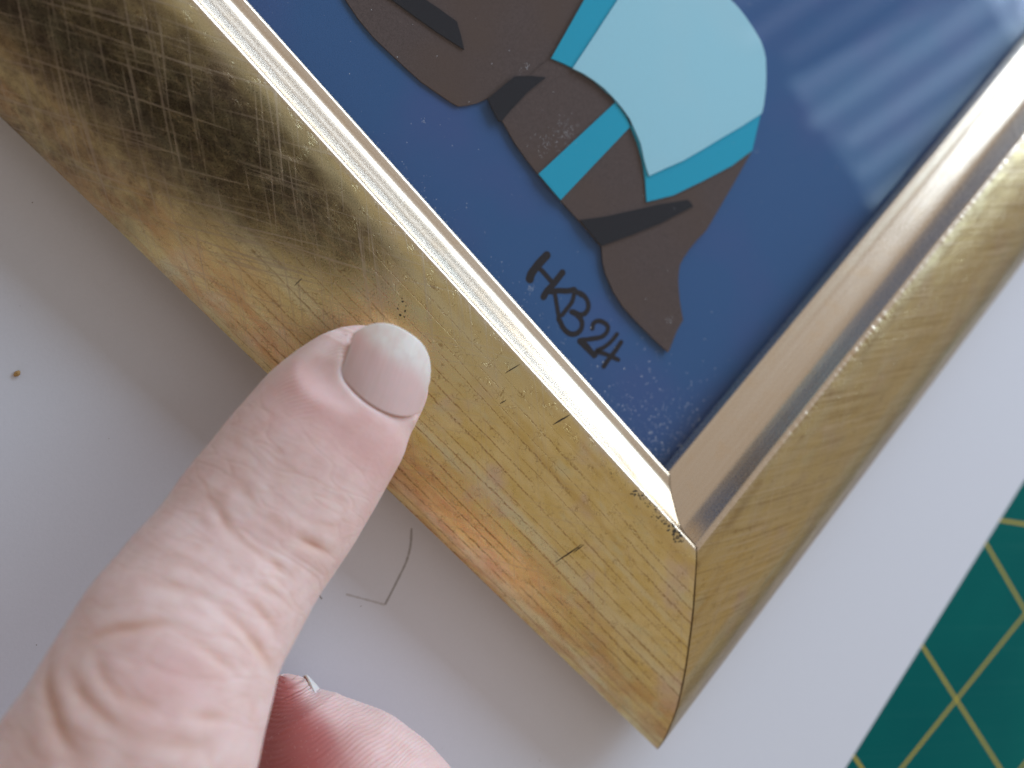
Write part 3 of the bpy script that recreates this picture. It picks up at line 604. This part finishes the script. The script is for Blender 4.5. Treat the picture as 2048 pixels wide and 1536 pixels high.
# the pad of the fingertip rests on the moulding and flattens against it
dd = -fp2[:, 0]; on = (dd > 8) & (dd < 32) & (fp2[:, 1] > -dd)
zs = zprof(np.clip(dd, 8, 32))+.10
fp2[:, 2] = np.where(on & (fp2[:, 2] < zs), zs, fp2[:, 2])
HV = [fp2]; HF = [gridfaces(nr, nc, True)]; HC = [np.maximum(crease, .0)]; CUT = cut; HU = [np.minimum(flush_shade, .62)]; nv = len(fp2)
def addtube(stn, nrow, ncol, r0, r1, flat, cap, fl=.3, detail=None):
    global nv
    P, s, ph, T, Dd, L, CC = tube(stn, nrow, ncol, r0, r1, flat, cap)
    N = normals(P)
    if ((P-CC[:, None, :])*N).sum() < 0: N = -N
    p = P.reshape(-1, 3); n = N.reshape(-1, 3); Sg = np.repeat(s, P.shape[1]); PH = np.tile(np.where(ph > math.pi, ph-2*math.pi, ph), P.shape[0])
    d = .3*(vnoise(Sg*.2+5, PH*1.2)-.5)+.05*(vnoise(Sg*2, PH*6)-.5)
    cr = np.zeros(len(p)); fu = np.full(len(p), fl)+.3*(vnoise(p[:, 0]*.25, p[:, 1]*.25)-.5)
    if detail: d, cr, fu = detail(p, Sg, PH, d, cr, fu)
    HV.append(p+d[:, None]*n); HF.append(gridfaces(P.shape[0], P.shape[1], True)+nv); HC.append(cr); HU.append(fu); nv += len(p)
    return P, s, T, Dd, L, CC
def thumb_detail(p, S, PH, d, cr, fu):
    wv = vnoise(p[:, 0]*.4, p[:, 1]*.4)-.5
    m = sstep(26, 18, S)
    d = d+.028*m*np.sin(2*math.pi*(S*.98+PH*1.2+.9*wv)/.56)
    fu = .25+.25*wv+.85*sstep(.95, -.45, np.cos(PH))*sstep(45, 12, S)  # shade on the thumb's unlit side, painted as deep red skin
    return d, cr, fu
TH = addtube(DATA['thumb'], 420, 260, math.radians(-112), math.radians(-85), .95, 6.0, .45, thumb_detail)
# rest of the hand, out of the picture: palm, three curled fingers, wrist
addtube([[-84, 33, 20, 0], [-90, 30, 20, 13.5], [-104, 20, 19, 19], [-122, 6, 18, 24], [-142, -8, 18, 25], [-165, -22, 19, 22], [-190, -36, 20, 21], [-230, -58, 22, 22]], 120, 60, 0, 0, .62, 8)
for k in range(3):
    ox, oy = -8-7*k, 19+17*k*.9
    addtube([[-104+ox+4, 44+oy*.6-14, -1, 0], [-100+ox+4, 44+oy*.6-13, -.5, 6.6], [-92+ox, 42+oy*.6-12, 2, 7.6], [-86+ox, 40+oy*.6-12, 8, 8.2], [-88+ox, 38+oy*.6-13, 16, 8.8], [-98+ox, 33+oy*.6-14, 21, 9.4], [-112+ox, 24+oy*.6-15, 22, 10.5], [-126+ox, 14+oy*.6-15, 20, 11]], 90, 40, 0, 0, .95, 5.5)
def skin_mat():
    m = NT('skin'); o = m.obj()
    cr, fl = m.attr('crease'), m.attr('flush_shade')
    n1 = m.noise(o, .35, 3, .6); n2 = m.noise(o, 2.2, 4, .7); n3 = m.noise(o, 9, 3, .7)
    c = m.mix(m.maprange(n1, .35, .65), (.80, .565, .50), (.85, .635, .575))
    c = m.mix(m.math('MULTIPLY', fl, .75, True), c, (.78, .44, .40)); c = m.mix(m.maprange(fl, .55, 1.05, 0, .85), c, (.47, .10, .085))  # reddened skin; the deep red end carries the thumb's painted shade
    c = m.mix(m.maprange(n2, .55, .75, 0, .25), c, (.86, .68, .62))
    c = m.mix(m.math('MULTIPLY', cr, .62, True), c, (.72, .42, .29))
    c = m.mix(m.math('MULTIPLY', m.attr('cuticle'), m.maprange(n3, .35, .6, .0, .2)), c, (.88, .74, .68))
    m.base(c)
    m.p(Roughness=m.maprange(n3, .3, .7, .40, .58), Specular_IOR_Level=.42, Subsurface_Weight=.55, Subsurface_Scale=.0026)
    m.b.inputs['Subsurface Radius'].default_value = (1.0, .32, .18)
    m.bump(m.math('ADD', m.math('MULTIPLY', n3, .5), n2), .04, .5)
    return m.m
M_SKIN = skin_mat()
HV = np.concatenate(HV)
hc = np.array([-60.0, 40.0, 15.0])
me_h = mesh('hand', HV-hc, np.concatenate(HF), M_SKIN, None, True, None, {'crease': np.clip(np.concatenate(HC), 0, 1), 'flush_shade': np.clip(np.concatenate(HU), 0, 1.1), 'cuticle': np.concatenate([CUT, np.zeros(len(HV)-len(CUT))])})
me_h.location = hc*MM
tag(me_h, 'bare hand pointing with index finger at a chip in the gold frame', 'hand')

def nail(name, C0, Tn, Dn, Ln, length, a, b, phm, base_bow, tip_bow, drop, tskew=0., bskew=0., thick=.38, nq=80, nph=90):
    q = np.linspace(0, 1, nq)[:, None]; f = np.linspace(-1, 1, nph)[None, :]
    qb = base_bow*f**2+bskew*f; qt = length*(1-tip_bow*np.abs(f)**2.6)+tskew*f
    X = qb+(qt-qb)*q
    ph = f*phm
    H = b*np.cos(ph)-drop*(X/length)**2*length
    Y = a*np.sin(ph)
    P = C0+X[..., None]*Tn+H[..., None]*Dn+(Y+0*X)[..., None]*Ln
    edge = np.minimum(np.minimum(q, 1-q)*length*1.0+0*f, (1-np.abs(f))*a*phm+0*q)
    th = thick*sstep(0, .5, edge)**.6
    nrm = np.cos(ph)[..., None]*Dn+np.sin(ph)[..., None]*Ln+0*X[..., None]
    wob = .05*(vnoise(X*.35, f*5+8+0*X)-.5)+.02*(vnoise(X*.2+3, f*30+0*X)-.5)
    topv = P+nrm*(wob[..., None]); bot = P-nrm*(thick*.9)
    V = np.concatenate([topv.reshape(-1, 3), bot.reshape(-1, 3)])
    F1 = gridfaces(nq, nph); n0 = nq*nph
    F = [tuple(x) for x in F1]+[tuple(x[::-1]+n0) for x in F1]
    bd = [(0, j) for j in range(nph)]+[(i, nph-1) for i in range(1, nq)]+[(nq-1, j) for j in range(nph-2, -1, -1)]+[(i, 0) for i in range(nq-2, 0, -1)]
    idx = [i*nph+j for i, j in bd]
    for i in range(len(idx)):
        j = (i+1) % len(idx); F.append((idx[i], n0+idx[i], n0+idx[j], idx[j]))
    free = sstep(.50, .80, X/length+.22*np.abs(f)**2*np.sign(f)+.06*(vnoise(f*3+0*X, X*.2)-.5))
    u = np.concatenate([free.ravel(), free.ravel()]); rim = sstep(.93, 1, q+0*f); rim = np.maximum(rim, sstep(.9, 1, np.abs(f)+0*q)*.5); rim = np.concatenate([rim.ravel()]*2)
    o = mesh(name, V-hc, F, M_NAIL, me_h, True, None, {'free': u, 'rim': rim})
    return o
nm = NT('fingernail'); o = nm.obj(); nn_ = nm.noise(o, .7, 3)
c = nm.mix(nm.attr('free'), (.80, .53, .49), (.86, .77, .70))
c = nm.mix(nm.maprange(nn_, .4, .7, 0, .3), c, (.74, .52, .47)); c = nm.mix(nm.math('MULTIPLY', nm.attr('rim'), .5), c, (.82, .76, .70))
nm.base(c); nm.p(Roughness=.30, Specular_IOR_Level=.45, Subsurface_Weight=.4, Subsurface_Scale=.0015); nm.b.inputs['Subsurface Radius'].default_value = (1, .45, .3)
M_NAIL = nm.m
nail('fingernail', NAIL0, T1, D1, L2, 9.576, 7.356, 7.111, .848, 2.039, .339, .111, -.949, -.316)
tP, ts, tT, tD, tL, tC = TH
j0 = np.argmin(np.abs(ts-11.5)); t0 = tC[0]-tC[j0]; t0 = t0/np.linalg.norm(t0); d0 = tD[j0]-(tD[j0]@t0)*t0; d0 /= np.linalg.norm(d0)
nail('fingernail', tC[j0], t0, d0, np.cross(t0, d0), length=9.9, a=4.2, b=4.6, phm=math.radians(55), base_bow=1.5, tip_bow=.45, drop=.16)

# ------------------------------------------------------------------ the phone that takes the picture; its dark back shows in the gilding
RT = Vector((mw[0][0], mw[1][0], mw[2][0])); UP = Vector((mw[0][1], mw[1][1], mw[2][1])); BK = Vector((mw[0][2], mw[1][2], mw[2][2]))
def phone():
    c = Vector(Cc)+BK*9.5-RT*58+UP*20
    hx, hy, r = 79, 38, 9
    out = []
    for (sx, sy, a0) in ((1, 1, 0), (-1, 1, 90), (-1, -1, 180), (1, -1, 270)):
        for i in range(7):
            a = math.radians(a0+15*i); out.append((sx*(hx-r)+r*math.cos(a), sy*(hy-r)+r*math.sin(a)))
    V = [tuple(c+RT*x+UP*y+BK*zz) for zz in (-4, 4) for x, y in out]; n = len(out)
    F = [tuple(range(n))[::-1], tuple(range(n, 2*n))]+[(i, (i+1) % n, n+(i+1) % n, n+i) for i in range(n)]
    return mesh('smartphone', V, F, plain('phone_black', (.018, .017, .018), .35, .4), None, False)
tag(phone(), 'black smartphone held above the frame, seen only as a dark reflection', 'smartphone')
